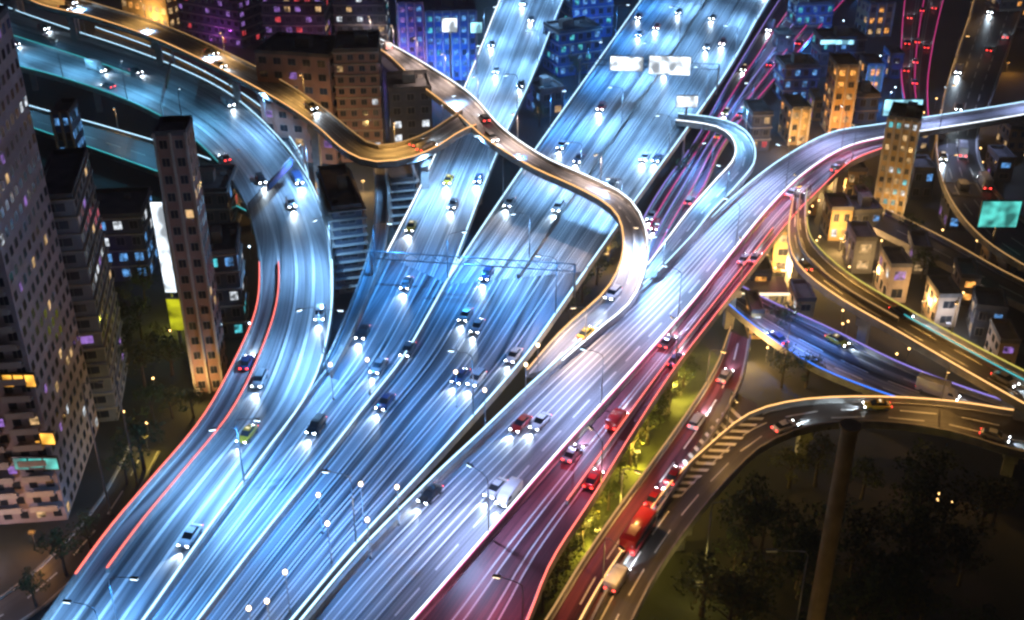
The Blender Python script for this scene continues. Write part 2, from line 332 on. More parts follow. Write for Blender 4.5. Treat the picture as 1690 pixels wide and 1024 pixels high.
RB2 = Road([(1330, -45, 1440, -45), (1290, 0, 1395, 0), (1215, 120, 1290, 120), (1150, 235, 1200, 232), (1098, 308, 1160, 312), (1062, 368, 1124, 374), (1030, 430, 1090, 440)], 3
  ).build('side_road', 'purple lit street beside the widest carriageway', 'road_taillight_tint', 4, strip=('led_violet', 'trail_magenta'), pier=0, dash=False, centre=[(.25, 'trail_magenta'), (.5, 'led_violet'), (.75, 'trail_magenta')])
RW = Road([(618, 270, 636, 270), (622, 330, 640, 330), (616, 400, 634, 404), (592, 480, 608, 486), (560, 560, 574, 564), (536, 612, 546, 618)], [14, 14, 14, 13.5, 13, 12.6]
  ).build('footbridge', 'thin pale walkway curving between the ramp and main road', 'road_ramp', 1, strip=(None, None), pier=0)
RT = Road([(-120, 1060, -80, 1090), (40, 960, 85, 990), (158, 838, 205, 850), (215, 735, 262, 745)], .08
  ).build('street', 'dark ground street at the bottom left corner', 'road_dark', 2, elevated=False, ph=.15)

# ------------------------------------------------------------------ chevrons on the gore between the maroon street and the loop ramp
mk = MB()
for k in range(13):
    t = k / 12; c = P(1222 - 120 * t, 690 + 128 * t, 8.16); wd = 3.3 * (1 - t * .5)
    a = P(1150, 770, 8.16) - P(1200, 715, 8.16); a.normalize(); b = Vector((-a.y, a.x, 0))
    for sgn in (-1, 1):
        p0 = c; p1 = c + b * sgn * wd - a * wd * .6
        mk.quad(p0 - a * .45, p1 - a * .45, p1 + a * .45, p0 + a * .45)
ch = obj('chevron_markings', mk.mesh('chevron_markings', 'paint_white')); ch['kind'] = 'structure'; ch['label'] = 'painted chevrons on the gore beside the loop ramp'
gm = MB(); 
gp = [P(1200, 640, 8.12), P(1250, 668, 8.12), P(1262, 690, 8.12), P(1215, 712, 8.12), P(1150, 775, 8.12), P(1098, 838, 8.12), P(1086, 830, 8.12), P(1140, 752, 8.12)]
gm.v = [tuple(p) for p in gp] + [(p.x, p.y, 6.9) for p in gp]; k = len(gp)
gm.f = [tuple(range(k))[::-1], tuple(range(k, 2 * k))] + [(i, (i + 1) % k, k + (i + 1) % k, k + i) for i in range(k)]; gm.m = [0] * len(gm.f)
go = obj('gore_deck', gm.mesh('gore_deck', 'road_dark')); go['kind'] = 'structure'; go['label'] = 'gore deck under the painted chevrons'
# verge of grass between the two maroon roads
gv = MB()
vp = [(1150, 560), (1200, 600), (1120, 705), (1050, 800), (985, 890), (925, 980), (860, 1090), (820, 1090), (900, 990), (965, 880), (1020, 770), (1080, 660)]
gv.v = [tuple(P(x, y, .06)) for x, y in vp]; gv.f = [tuple(range(len(vp)))[::-1]]; gv.m = [0]
vg = obj('grass_verge', gv.mesh('grass_verge', 'grass')); vg['kind'] = 'stuff'; vg['label'] = 'amber lit grass verge between the two maroon roads'

# ------------------------------------------------------------------ street lamps, added to light the roads
def lamp_data(name, col, energy, spot=None):
    if spot:
        d = bpy.data.lights.new(name, 'SPOT'); d.spot_size = R(spot); d.spot_blend = .8
    else: d = bpy.data.lights.new(name, 'POINT')
    d.energy = energy; d.color = col; d.shadow_soft_size = .35; return d
LD = {'cool': lamp_data('lamp_cool', (.045, .33, 1.0), 12500, 158), 'pale': lamp_data('lamp_pale', (.24, .54, 1.0), 19000, 158), 'lav': lamp_data('lamp_lav', (.44, .54, 1.0), 12000, 158),
      'warm': lamp_data('lamp_warm', (1.0, .52, .14), 2200, 160), 'dimwarm': lamp_data('lamp_dimwarm', (1.0, .55, .18), 900, 160), 'pink': lamp_data('lamp_pink', (1.0, .22, .42), 2600, 150),
      'peach': lamp_data('lamp_peach', (1.0, .72, .60), 7500, 155), 'teal': lamp_data('lamp_teal', (.17, .58, 1.0), 17000, 155), 'gold': lamp_data('lamp_gold', (1.0, .52, .13), 5000, 160),
      'blue': lamp_data('lamp_blue', (.08, .3, 1.0), 9000, 160)}
HEADM = {'cool': 'lamp_cool', 'pale': 'lamp_cool', 'lav': 'lamp_cool', 'warm': 'lamp_warm', 'dimwarm': 'lamp_warm', 'pink': 'lamp_white', 'peach': 'lamp_white', 'teal': 'lamp_cool', 'gold': 'lamp_warm', 'blue': 'lamp_cool'}
PROTO = {}
def added_street_lamp(kind, p, ang, label, group, h=11.0, arm=3.0):
    key = (kind, h, arm)
    if key not in PROTO:
        root = obj('added_street_lamp', None)
        pb = MB(); pb.tube([(0, 0, 0), (0, 0, .5)], .22); pb.tube([(0, 0, .5), (0, 0, h * .9)], [.13, .08]); obj('pole', pb.mesh('pole', 'metal_grey', smooth=True), root)
        ab = MB(); ab.tube([(0, 0, h * .9), (.15, 0, h * .96), (arm * .35, 0, h), (arm, 0, h + .15)], [.08, .07, .06, .05]); obj('arm', ab.mesh('arm', 'metal_grey', smooth=True), root)
        hb = MB(); hb.box(arm - .1, -.2, h + .08, arm + .95, .2, h + .26); hb.box(arm + .0, -.15, h + .26, arm + .85, .15, h + .33)
        hd = obj('lamp_head', hb.mesh('lamp_head', 'metal_grey'), root)
        lb = MB(); lb.box(arm + .0, -.17, h - .02, arm + .9, .17, h + .078); obj('lens', lb.mesh('lens', HEADM[kind]), hd)
        lt = obj('lamp_light', LD[kind], root, (arm + .45, 0, h - .15))
        PROTO[key] = root; o = root
    else: o = copy_tree(PROTO[key])
    o.location = p; o.rotation_euler = (0, 0, ang); tag(o, label, 'street lamp', group); return o
def inframe(p, mg=60):
    v = p - Vector((0, 0, CAM_Z)); dy = v.y * cp - v.z * sp_; up = v.y * sp_ + v.z * cp
    if dy < 1: return False
    x = 845 + v.x / dy * F_PX; y = 512 - up / dy * F_PX
    return -mg < x < 1690 + mg and -mg < y < 1024 + mg
def lamps_along(road, kind, side, step, name, start=10, h=11.0, arm=3.0, off=.2, stop=1.0):
    d = start; pos = []
    while d < road.tot * stop:
        p = road.at(d, side); u, _ = road.across(d)
        if inframe(p, 260): pos.append((p + u * (0 if side == .5 else off if side else -off), math.atan2(u.y, u.x) + (math.pi if side else 0)))
        d += step
    pos.reverse(); vis = 0
    for p, a in pos:
        if inframe(p, 0): lab = f"{nth(vis)} added lamp up from the bottom on the {'middle strip' if side == .5 else 'right edge' if side else 'left edge'} of the {name}"; vis += 1
        else: lab = f"added lamp beyond the picture edge on the {'middle' if side == .5 else 'right' if side else 'left'} of the {name}"
        added_street_lamp(kind, p, a, lab, f'added lamps along the {name}', h, arm)
lamps_along(MM, 'cool', 0, 34, 'main carriageway', h=13); lamps_along(MM, 'cool', 1, 34, 'main carriageway', 20, h=13)
lamps_along(MBr, 'cool', 0, 42, 'widest carriageway'); lamps_along(MBr, 'pale', 1, 42, 'widest carriageway', 30)
lamps_along(MA, 'pale', 0, 40, 'top centre carriageway'); lamps_along(MA, 'pale', 1, 44, 'top centre carriageway', 30); lamps_along(MBr, 'pale', .5, 40, 'widest carriageway', 15)
lamps_along(R1, 'pale', 1, 34, 'left ramp', 15)
lamps_along(RD, 'lav', 1, 34, 'lavender carriageway', 20)
lamps_along(RE, 'pink', 1, 36, 'maroon carriageway', 15, 9)
lamps_along(RC, 'peach', 1, 28, 'curved flyover', 15, 8, 2)
lamps_along(R0, 'gold', 1, 45, 'amber flyover', 15, 7, 2)
lamps_along(R1, 'teal', 0, 34, 'left ramp', 5, stop=.42)
lamps_along(RG, 'gold', 1, 28, 'amber road', 15, 9)
lamps_along(RF, 'warm', 1, 40, 'loop ramp', 30, 9)
lamps_along(RR, 'warm', 0, 38, 'lower maroon street', 20, 8, 2)
lamps_along(RH, 'blue', 0, 45, 'blue street', 20, 8, 2)
lamps_along(RB2, 'blue', 1, 50, 'purple street', 30, 8, 2)
lamps_along(RK, 'dimwarm', 0, 50, 'upper right loop', 30, 8, 2)
lamps_along(RN, 'pale', 1, 40, 'slip ramp', 20, 8, 2)
lamps_along(RS, 'dimwarm', 1, 50, 'left back street', 20, 8, 2)

# ------------------------------------------------------------------ vehicles
def loft(sections, n=10):
    """sections: (x, half width, z low, z high, roundness)"""
    mb = MB(); rings = []
    for x, hw, z0, z1, rd in sections:
        r = min(rd, hw * .6, (z1 - z0) * .45); i = len(mb.v)
        mb.v += [(x, -hw + r * .5, z0), (x, hw - r * .5, z0), (x, hw, z0 + r * .5), (x, hw, z1 - r), (x, hw - r * .35, z1 - r * .3), (x, hw - r * 1.1, z1), (x, -hw + r * 1.1, z1), (x, -hw + r * .35, z1 - r * .3), (x, -hw, z1 - r), (x, -hw, z0 + r * .5)]
        rings.append(i)
    for a, b in zip(rings, rings[1:]):
        for j in range(10): mb.f.append((a + j, b + j, b + (j + 1) % 10, a + (j + 1) % 10)); mb.m.append(0)
    mb.f.append(tuple(rings[0] + j for j in range(10))); mb.f.append(tuple(rings[-1] + j for j in reversed(range(10)))); mb.m += [0, 0]
    return mb
def smooth_mesh(me):
    me.polygons.foreach_set('use_smooth', [True] * len(me.polygons)); return me
wheel_mb = MB(); wheel_mb.tube([(0, -.11, 0), (0, .11, 0)], .33, 16); WHEEL = wheel_mb.mesh('wheel', 'tyre')
rim_mb = MB(); rim_mb.tube([(0, -.118, 0), (0, .118, 0)], .2, 10); RIM = rim_mb.mesh('rim', 'rim')
beam = bpy.data.lights.new('headlight_beam', 'SPOT'); beam.energy = 2600; beam.color = (.70, .86, 1.0); beam.spot_size = R(62); beam.spot_blend = .9; beam.shadow_soft_size = .25
def add_wheels(root, xs, hw):
    for x in xs:
        for s in (-1, 1):
            wz = obj('wheel', WHEEL, root, (x, s * hw, .33)); obj('rim', RIM, wz)
def lights(root, xf, xr, hw, zf, zr, on=True):
    fb = MB(); fb.box(-.05, -.19, -.09, .04, .19, .09); fm = fb.mesh('headlight', 'lens_white')
    rb = MB(); rb.box(-.04, -.2, -.09, .04, .2, .09); rm = rb.mesh('tail_light', 'lens_red')
    for s in (-1, 1):
        obj('headlight', fm, root, (xf, s * hw, zf)); obj('tail_light', rm, root, (xr, s * hw, zr))
    b = obj('headlight_beam', beam, root, (xf + .15, 0, zf)); b.rotation_euler = (R(0), R(-77), 0)
def make_car(kind, colour):
    root = obj({'sedan': 'parked_car', 'suv': 'parked_car', 'van': 'van', 'bus': 'bus', 'truck': 'truck'}[kind].replace('parked_', ''), None)
    cm = 'car_' + colour
    if kind == 'sedan':
        b = loft([(-2.3, .74, .42, .78, .15), (-2.2, .84, .3, .93, .2), (-1.5, .9, .22, .98, .2), (0, .91, .2, .95, .2), (1.1, .9, .22, .93, .2), (1.9, .86, .26, .82, .2), (2.25, .78, .34, .68, .15), (2.33, .68, .42, .6, .1)])
        g_ = loft([(-1.75, .70, .93, .96, .1), (-1.0, .72, .93, 1.38, .16), (-.2, .73, .93, 1.44, .16), (.35, .72, .92, 1.40, .16), (1.15, .70, .90, .94, .1)])
        r_ = loft([(-1.0, .58, 1.385, 1.43, .06), (-.3, .62, 1.43, 1.475, .06), (.3, .58, 1.40, 1.445, .06)])
        ws, hw = (-1.4, 1.4), .83; lx = (2.27, -2.27, .6, .56, .72)
    elif kind == 'suv':
        b = loft([(-2.3, .8, .45, .95, .15), (-2.2, .9, .3, 1.1, .2), (0, .94, .25, 1.1, .2), (1.2, .93, .26, 1.08, .2), (2.05, .9, .3, .95, .2), (2.3, .8, .4, .78, .15)])
        g_ = loft([(-2.2, .76, 1.08, 1.2, .1), (-1.95, .78, 1.08, 1.6, .16), (0, .79, 1.08, 1.66, .16), (.45, .77, 1.08, 1.62, .16), (1.2, .74, 1.06, 1.1, .1)])
        r_ = loft([(-1.95, .64, 1.605, 1.65, .06), (-.3, .68, 1.65, 1.70, .06), (.4, .64, 1.62, 1.665, .06)])
        ws, hw = (-1.4, 1.45), .86; lx = (2.26, -2.3, .64, .68, .85)
    elif kind in ('van', 'truck'):
        L = 5.2 if kind == 'van' else 7.5; h = 2.1 if kind == 'van' else 3.0
        b = loft([(-L / 2, .95, .4, h, .12), (-L / 2 + .1, 1.0, .3, h + .05, .15), (L / 2 - 1.9, 1.0, .3, h + .05, .15), (L / 2 - 1.8, .96, .3, 2.0, .15), (L / 2 - .9, .94, .3, 1.9, .2), (L / 2 - .25, .9, .3, 1.15, .2), (L / 2, .82, .4, .95, .1)])
        g_ = loft([(L / 2 - 1.7, .97, 1.15, 1.8, .1), (L / 2 - 1.05, .96, 1.15, 1.83, .1), (L / 2 - .4, .9, 1.14, 1.26, .05)])
        r_ = loft([(L / 2 - 1.7, .8, 2.0, 2.04, .03), (L / 2 - 1.0, .78, 1.93, 1.97, .03)])
        ws, hw = (-L / 2 + 1.1, L / 2 - 1.0), .92; lx = (L / 2 - .02, -L / 2, .66, .75, .9)
    else:
        b = loft([(-4.1, 1.18, .4, 2.95, .1), (-4.0, 1.25, .3, 3.05, .15), (3.95, 1.25, .3, 3.05, .15), (4.1, 1.15, .4, 2.9, .12)])
        g_ = loft([(-3.7, 1.262, 1.35, 2.35, .01), (3.7, 1.262, 1.35, 2.35, .01)])
        r_ = loft([(-3.2, .8, 3.05, 3.28, .05), (-.8, .8, 3.05, 3.28, .05)])
        ws, hw = (-2.5, 2.6), 1.16; lx = (4.1, -4.1, .9, .7, 1.0)
    obj('body', smooth_mesh(b.mesh('body', cm)), root); obj('windows', g_.mesh('windows', 'car_glass'), root); obj('roof', r_.mesh('roof', cm), root)
    if kind == 'bus':
        wb = MB()
        wb.box(4.08, -.95, 1.3, 4.13, .95, 2.4); obj('windscreen', wb.mesh('windscreen', 'car_glass'), root)
        sb = MB(); sb.box(4.05, -.7, 2.5, 4.135, .7, 2.8); obj('destination_screen', sb.mesh('destination_screen', 'led_amber'), root)
    if kind == 'sedan' and colour == 'yellow':
        tb = MB(); tb.box(-.45, -.3, 1.476, -.2, .3, 1.62); obj('roof_sign', tb.mesh('roof_sign', 'lens_dim'), root)
    if kind in ('sedan', 'suv'):
        mb = MB(); mb.box(-.1, -.09, -.06, .1, .09, .07); mm_ = mb.mesh('side_mirror', cm)
        for q in (-1, 1): obj('side_mirror', mm_, root, (.85, q * .97, .98))
    add_wheels(root, ws, hw); lights(root, lx[0], lx[1], lx[2], lx[3], lx[4])
    return root
CARP = {}; TAGS = []
def car(kind, colour, p, ang):
    key = (kind, colour)
    if key not in CARP: o = CARP[key] = make_car(kind, colour)
    else: o = copy_tree(CARP[key])
    o.location = p; o.rotation_euler = (0, 0, ang); return o
NOUN = {'sedan': 'car', 'suv': 'tall car', 'van': 'van', 'bus': 'bus', 'truck': 'box truck'}
def traffic(road, name, lanes, gap, away=(), d0=0, d1=None, skip=()):
    d1 = road.tot if d1 is None else d1
    for k in range(lanes):
        t = .015 + .97 * (k + .5) / lanes; lst = []; d = d0 + random.uniform(0, gap)
        while d < d1:
            p = road.at(d, t); _, wd = road.across(d)
            if inframe(p, 25) and wd / lanes > 2.2: lst.append((d, p))
            d += gap * random.uniform(.55, 1.6)
        lst.reverse()
        for i, (d, p) in enumerate(lst):
            q = road.at(d + 1, t) - road.at(d - 1, t); ang = math.atan2(q.y, q.x); aw = away == 'all' or k in away
            if aw: ang += math.pi
            kind = random.choices(['sedan', 'suv', 'van', 'truck'], [60, 25, 10, 5])[0]
            colour = random.choice(['white', 'silver', 'black', 'grey', 'white', 'dark blue', 'silver', 'red']) if kind != 'truck' else 'white'
            if kind == 'sedan' and random.random() < .1: colour = 'yellow'
            o = car(kind, colour, p + Vector((0, 0, .035)), ang)
            way = 'heading away' if aw else 'coming nearer'
            tag(o, f"{colour} {NOUN[kind]} {way}, {nth(i)} up lane {['one','two','three','four','five','six','seven','eight','nine','ten'][k]} from left, {name}", 'truck' if kind == 'truck' else 'van' if kind == 'van' else 'car', f'vehicles on the {name}')
traffic(MM, 'main carriageway', 10, 75)
traffic(MA, 'top centre carriageway', 4, 95)
traffic(MBr, 'widest carriageway', 10, 130)
traffic(R1, 'left ramp', 4, 70, away=(0,))
traffic(RD, 'lavender carriageway', 5, 80)
traffic(RE, 'maroon carriageway', 3, 50, away='all')
traffic(RC, 'curved flyover', 2, 90, away=(1,))
traffic(R0, 'amber flyover', 2, 70)
traffic(RG, 'amber road', 3, 55, away=(0,))
traffic(RF, 'loop ramp', 2, 60, away=(0,), d1=RF.tot * .55)
traffic(RH, 'blue street', 4, 90, away=(0, 1))
traffic(RB2, 'purple street', 4, 60, away=(2, 3))
traffic(RK, 'upper right loop', 4, 90, away=(2, 3))
traffic(RK2, 'upper right red street', 3, 40, away='all')
def put(kind, colour, x, y, z, road_dir, label, cat, group='vehicles on the lower maroon street'):
    a = P(*road_dir[0], z); b = P(*road_dir[1], z); q = b - a
    tag(car(kind, colour, P(x, y, z + .04), math.atan2(q.y, q.x)), label, cat, group)
UP = ((1020, 900), (1110, 770))
put('bus', 'red', 1052, 890, 8.1, UP, 'red bus on the lower maroon street behind a white van', 'bus')
put('van', 'white', 1018, 962, 8.1, UP, 'white van at the bottom end of the lower maroon street', 'van')
put('sedan', 'red', 1080, 826, 8.1, UP, 'red car just ahead of the red bus by the chevrons', 'car')
put('sedan', 'red', 1112, 790, 8.1, UP, 'red car farther up, beside the middle of the chevrons', 'car')
put('suv', 'white', 1150, 700, 8.1, UP, 'white tall car near the top of the lower maroon street', 'car')
put('sedan', 'silver', 1196, 625, 8.1, UP, 'silver car at the far top end of the lower maroon street', 'car')

# ------------------------------------------------------------------ buildings
def wmesh(w_, h_, lit):
    key = ('w', round(w_, 2), round(h_, 2), lit)
    if key not in PROTO:
        mb = MB(); fr = .07
        mb.box(-w_ / 2, -.06, 0, w_ / 2, .0, h_, 0)
        mb.box(-w_ / 2 + fr, -.075, fr, -.03, -.062, h_ - fr, 1); mb.box(.03, -.075, fr, w_ / 2 - fr, -.062, h_ - fr, 1)
        PROTO[key] = mb.mesh('window', 'trim', WIN[lit] if lit is not None else 'glass_dark')
    return PROTO[key]
def building(name, label, cat, bl, br, ytop, depth, wall, floor_h=3.2, bay=3.6, lit=.2, cols='wcb', style='flat', group=None, maxwin=90, roof=True, z0=0):
    a = P(*bl, z0); b = P(*br, z0); w_ = (b - a).length; h = max(6, height_at(a.lerp(b, .5), ytop) - z0)
    ang = math.atan2((b - a).y, (b - a).x)
    root = obj(name, None, loc=a); root.rotation_euler = (0, 0, ang); tag(root, label, cat, group)
    nf = max(2, int(h / floor_h)); fh = h / nf
    wb = MB(); wb.box(0, 0, 0, w_, depth, h)
    if style in ('bands', 'ribs'):
        for k in range(1, nf + 1):
            pr = .35 if style == 'bands' else .9
            wb.box(-pr, -pr, k * fh - .28, w_ + pr, depth - .05, k * fh - (.0 if style == 'bands' else .1), 1)
    if style == 'balcony':
        nb = max(1, int(w_ / (bay * 2)))
        for k in range(1, nf):
            for j in range(nb):
                x = (j + .5) * w_ / nb; wb.box(x - bay * .85, -1.2, k * fh - .15, x + bay * .85, -.002, k * fh, 1); wb.box(x - bay * .85, -1.2, k * fh, x + bay * .85, -1.1, k * fh + .95, 1)
    if style == 'fins':
        nb = max(2, int(w_ / bay))
        for j in range(nb + 1): wb.box(j * w_ / nb - .2, -.5, 0, j * w_ / nb + .2, -.002, h + .6, 1)
    obj('wall', wb.mesh('wall', wall, 'trim'), root)
    rb = MB(); t = .3; zr = h + .003
    rb.box(0.02, 0.02, zr, w_ - .02, depth - .02, zr + .08)
    for q in ((-.1, -.1, w_ + .1, t), (-.1, depth - t, w_ + .1, depth + .1), (-.1, t + .003, t, depth - t - .003), (w_ - t, t + .003, w_ + .1, depth - t - .003)): rb.box(q[0], q[1], h - .35 if False else zr + .081, q[2], q[3], zr + 1.0)
    ro = obj('roof', rb.mesh('roof', 'roof'), root)
    if w_ > 6 and depth > 6:
        ux = random.uniform(.2, .5) * w_
        for x0, y0, dx, dy, dz in [(ux, depth * .4, min(4, w_ * .3), 3, 2.6), (random.uniform(.05, .15) * w_, depth * .15, 1.2, .9, .9), (.75 * w_, depth * .7, 1.3, .9, .8)]:
            ub = MB(); ub.box(x0, y0, zr + .082, x0 + dx, y0 + dy, zr + dz); obj('roof_plant', ub.mesh('roof_plant', 'concrete'), ro)
    faces = [('f', w_), ('r', depth), ('l', depth)]; spots = []
    for f_, wd in faces:
        nb = max(1, int(wd / bay)); bw = wd / nb
        for k in range(nf):
            for j in range(nb):
                if style == 'balcony' and f_ == 'f': pass
                x = (j + .5) * bw; z = k * fh + fh * .28
                if f_ == 'f': loc, rz = (x, -.003, z), 0
                elif f_ == 'r': loc, rz = (w_ + .003, x, z), math.pi / 2
                else: loc, rz = (-.003, x, z), -math.pi / 2
                spots.append((f_, loc, rz, bw * .55, fh * .52))
    world = Matrix.Translation(a) @ Matrix.Rotation(ang, 4, 'Z')
    def vis(s): 
        p = world @ Vector(s[1]); side = ('r' if a.x < 0 else 'l')
        return (not inframe(p, 10), s[0] not in ('f', side), (p - Vector((0, 0, CAM_Z))).length)
    spots.sort(key=vis); rest = {}
    for i, (f_, loc, rz, ww, wh) in enumerate(spots):
        c = WKEY[random.choice(cols)] if random.random() < lit else None
        if i < maxwin:
            o = obj('window', wmesh(ww, wh, c), root, loc); o.rotation_euler = (0, 0, rz)
        else: rest.setdefault(c, []).append((loc, rz, ww, wh))
    if rest:
        mb = MB(); mats = ['trim', 'glass_dark'] + WIN
        for c, lst in rest.items():
            mi = 1 if c is None else c + 2
            for loc, rz, ww, wh in lst:
                mt = Matrix.Translation(loc) @ Matrix.Rotation(rz, 4, 'Z')
                mb.box(-ww / 2, -.06, 0, ww / 2, 0, wh, 0, mt); mb.box(-ww / 2 + .07, -.075, .07, ww / 2 - .07, -.062, wh - .07, mi, mt)
        o = obj('window', mb.mesh('window', *mats), root); o['kind'] = 'stuff'
    root['h'] = h; root['w'] = w_
    return root
B = building
B1 = B('apartment_tower', 'tall beige apartment tower at the left frame edge with orange shop lights', 'building', (-190, 880), (112, 858), 118, 26, 'wall_violet', 3.0, 2.5, .08, 'wwcv', 'balcony')
B('apartment_tower', 'narrow grey apartment slab just behind the left edge tower', 'building', (140, 700), (196, 694), 330, 20, 'wall_grey', 3.0, 3.0, .12, 'wcv', 'bands')
B('office_tower', 'slender grey tower left of the curving ramp, amber at its foot', 'building', (324, 648), (370, 646), 225, 7, 'wall_pink', 3.2, 1.9, .05, 'w', 'fins')
B('office_tower', 'thin deep blue tower behind the left apartment tower', 'building', (133, 420), (160, 419), 190, 8, 'wall_blue', 3.2, 1.6, .6, 'b', 'fins')
B('low_building', 'long low block with white ceiling lights left of the slender tower', 'building', (95, 470), (250, 462), 362, 14, 'wall_dark', 3.4, 3.0, .55, 'bbc', 'bands')
B('low_building', 'dark low block between the slender tower and the ramp', 'building', (358, 560), (408, 556), 420, 12, 'wall_dark', 3.4, 2.6, .35, 'bct', 'bands')
B('low_building', 'dark block behind the left street near the ramp curve', 'building', (300, 400), (385, 398), 318, 14, 'wall_dark', 3.4, 2.6, .35, 'bbcr', 'bands')
B('office_block', 'rosy brick block with square windows under the amber flyover', 'building', (440, 262), (556, 272), 92, 16, 'wall_pink', 3.6, 3.4, .14, 'wrvw')
B('office_block', 'brown banded block right of the rosy brick one', 'building', (564, 268), (634, 266), 86, 16, 'wall_pink', 2.8, 2.6, .16, 'cw', 'bands')
B('office_block', 'dark blue block below the blue glass hall', 'building', (648, 262), (716, 258), 150, 14, 'wall_dark', 3.4, 3.0, .12, 'bc')
B('ribbed_building', 'dark louvred block between the left ramp and thin walkway', 'building', (560, 486), (606, 480), 345, 22, 'wall_dark', 1.9, 6, .04, 'w', 'ribs')
B('ribbed_building', 'small louvred block right of the thin walkway', 'building', (650, 380), (690, 376), 300, 14, 'wall_dark', 1.9, 5, .04, 'b', 'ribs')
B('office_tower', 'violet lit slim block left of the blue glass hall', 'building', (662, 124), (702, 122), 8, 12, 'wall_blue', 3.2, 2, .8, 'vvb', 'fins')
B('glass_hall', 'blue glass hall at the top with white lit roof signs', 'building', (706, 134), (788, 132), 22, 18, 'wall_blue', 3.4, 2.6, .75, 'bbbt', 'fins')
B('office_block', 'dim violet block at the top left beside the amber flyover', 'building', (300, 62), (400, 80), -20, 14, 'wall_dark', 3.2, 3, .3, 'vvrv', 'bands')
B('office_block', 'dim maroon block above the rosy brick one', 'building', (440, 92), (540, 92), -10, 14, 'wall_dark', 3.2, 3, .4, 'vrwv', 'bands')
B('office_block', 'dark block with teal lights above the brown banded one', 'building', (556, 88), (640, 88), -8, 12, 'wall_dark', 3.2, 3, .4, 'tcbw', 'bands')
B('shop_building', 'warm floodlit shopfront at the top left behind the flyover', 'building', (205, 34), (280, 50), -16, 10, 'wall_ochre', 4, 3, .9, 'oww')
B('office_block', 'blue block between the two straight carriageways, nearest the top', 'building', (944, 66), (1010, 60), -24, 14, 'wall_blue', 3.2, 2.8, .5, 'bbt', 'bands')
B('office_block', 'dark blue block between the straight carriageways with green lit windows', 'building', (922, 128), (990, 118), 52, 12, 'wall_blue', 3.2, 2.8, .35, 'bt', 'bands')
B('low_building', 'low dark roof in the wedge between the straight carriageways', 'building', (892, 196), (930, 190), 150, 10, 'wall_dark', 3.2, 2.8, .35, 'bw')
# upper right district
ur = [((1310, 60), (1370, 58), 8, 'wall_blue', 'bbt', 'blue block left of the brown rooftop in the upper right'), ((1428, 62), (1468, 60), 8, 'wall_ochre', 'ow', 'brown rooftop block in the upper right district'),
      ((1350, 128), (1420, 126), 66, 'wall_dark', 'ttb', 'dark block with a bright cyan top row in the upper right'), ((1290, 168), (1345, 166), 112, 'wall_blue', 'bb', 'blue block beside the purple street'),
      ((1366, 226), (1400, 226), 112, 'wall_ochre', 'ow', 'tall amber tower above the lavender road bend'), ((1300, 240), (1330, 239), 182, 'wall_ochre', 'ow', 'shorter amber tower left of the tall amber one'),
      ((1426, 152), (1452, 152), 110, 'wall_ochre', 'ow', 'small amber tower right of the tall amber one'), ((1410, 205), (1445, 204), 160, 'wall_blue', 'bt', 'small blue block right of the tall amber tower'),
      ((1236, 250), (1268, 249), 190, 'wall_dark', 'rtw', 'small block with red and teal lights beside the slip ramp'), ((1640, 60), (1690, 58), 0, 'wall_dark', 'ow', 'dark block inside the upper right corner')]
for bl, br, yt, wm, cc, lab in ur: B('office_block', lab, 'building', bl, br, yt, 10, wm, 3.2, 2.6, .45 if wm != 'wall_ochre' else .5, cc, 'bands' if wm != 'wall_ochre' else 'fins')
B('office_block', 'amber block with dotted green lights where the lavender road bends', 'building', (1438, 356), (1488, 364), 200, 10, 'wall_ochre', 2.6, 1.6, .55, 'wtc', 'fins')
rr = [((1330, 300), (1372, 300), 262, 'wall_ochre', 'low amber block inside the lavender road bend'), ((1392, 330), (1424, 330), 284, 'wall_ochre', 'amber block left of the dotted green one'),
      ((1366, 398), (1400, 398), 348, 'wall_ochre', 'amber block beside the start of the amber road'), ((1404, 452), (1438, 452), 398, 'wall_grey', 'small grey block left of the small beige one on the right'),
      ((1460, 500), (1494, 500), 442, 'wall_beige', 'small beige block between the grey one and white lit one'), ((1540, 540), (1576, 540), 492, 'wall_beige', 'white lit block nearest the teal road end'),
      ((1272, 450), (1304, 450), 384, 'wall_ochre', 'amber block between the lavender and amber roads'), ((1234, 500), (1268, 500), 452, 'wall_grey', 'small grey block by the bright warm forecourt'),
      ((1600, 560), (1650, 566), 512, 'wall_dark', 'dark block at the right edge behind the teal railings'), ((1560, 380), (1610, 382), 330, 'wall_dark', 'dark block left of the teal billboard'),
      ((1500, 330), (1536, 330), 282, 'wall_dark', 'dark block right of the dotted green one'), ((1396, 392), (1450, 390), 352, 'wall_dark', 'dark roof below the amber blocks on the right')]
rr += [((1316, 356), (1346, 356), 322, 'wall_ochre', 'tiny amber house left of the amber block by the amber road start'), ((1416, 372), (1436, 372), 340, 'wall_ochre', 'tiny amber house at the foot of the dotted green block'),
      ((1500, 452), (1530, 454), 418, 'wall_grey', 'grey house behind the small beige block'), ((1578, 500), (1610, 502), 462, 'wall_beige', 'beige house behind the white lit block'), ((1630, 450), (1665, 452), 415, 'wall_ochre', 'ochre house below the teal billboard'),
      ((1640, 610), (1672, 612), 575, 'wall_beige', 'beige house nearest the right edge by the teal railings'), ((1310, 540), (1340, 540), 500, 'wall_ochre', 'ochre shed right of the warm forecourt'), ((1236, 560), (1256, 560), 530, 'wall_ochre', 'ochre hut under the blue street start'),
      ((1500, 250), (1530, 250), 215, 'wall_dark', 'dark house right of the pale cyan billboard'), ((1660, 250), (1690, 250), 214, 'wall_ochre', 'ochre house at the right edge under the long bright road'), ((1640, 300), (1668, 300), 268, 'wall_dark', 'dark house inside the upper right loop'),
      ((1280, 100), (1306, 100), 62, 'wall_dark', 'dark house left of the upper right blue blocks'), ((1464, 130), (1486, 130), 92, 'wall_blue', 'blue house left of the short red street'), ((1340, 200), (1358, 200), 166, 'wall_ochre', 'slim ochre house left of the tall amber tower')]
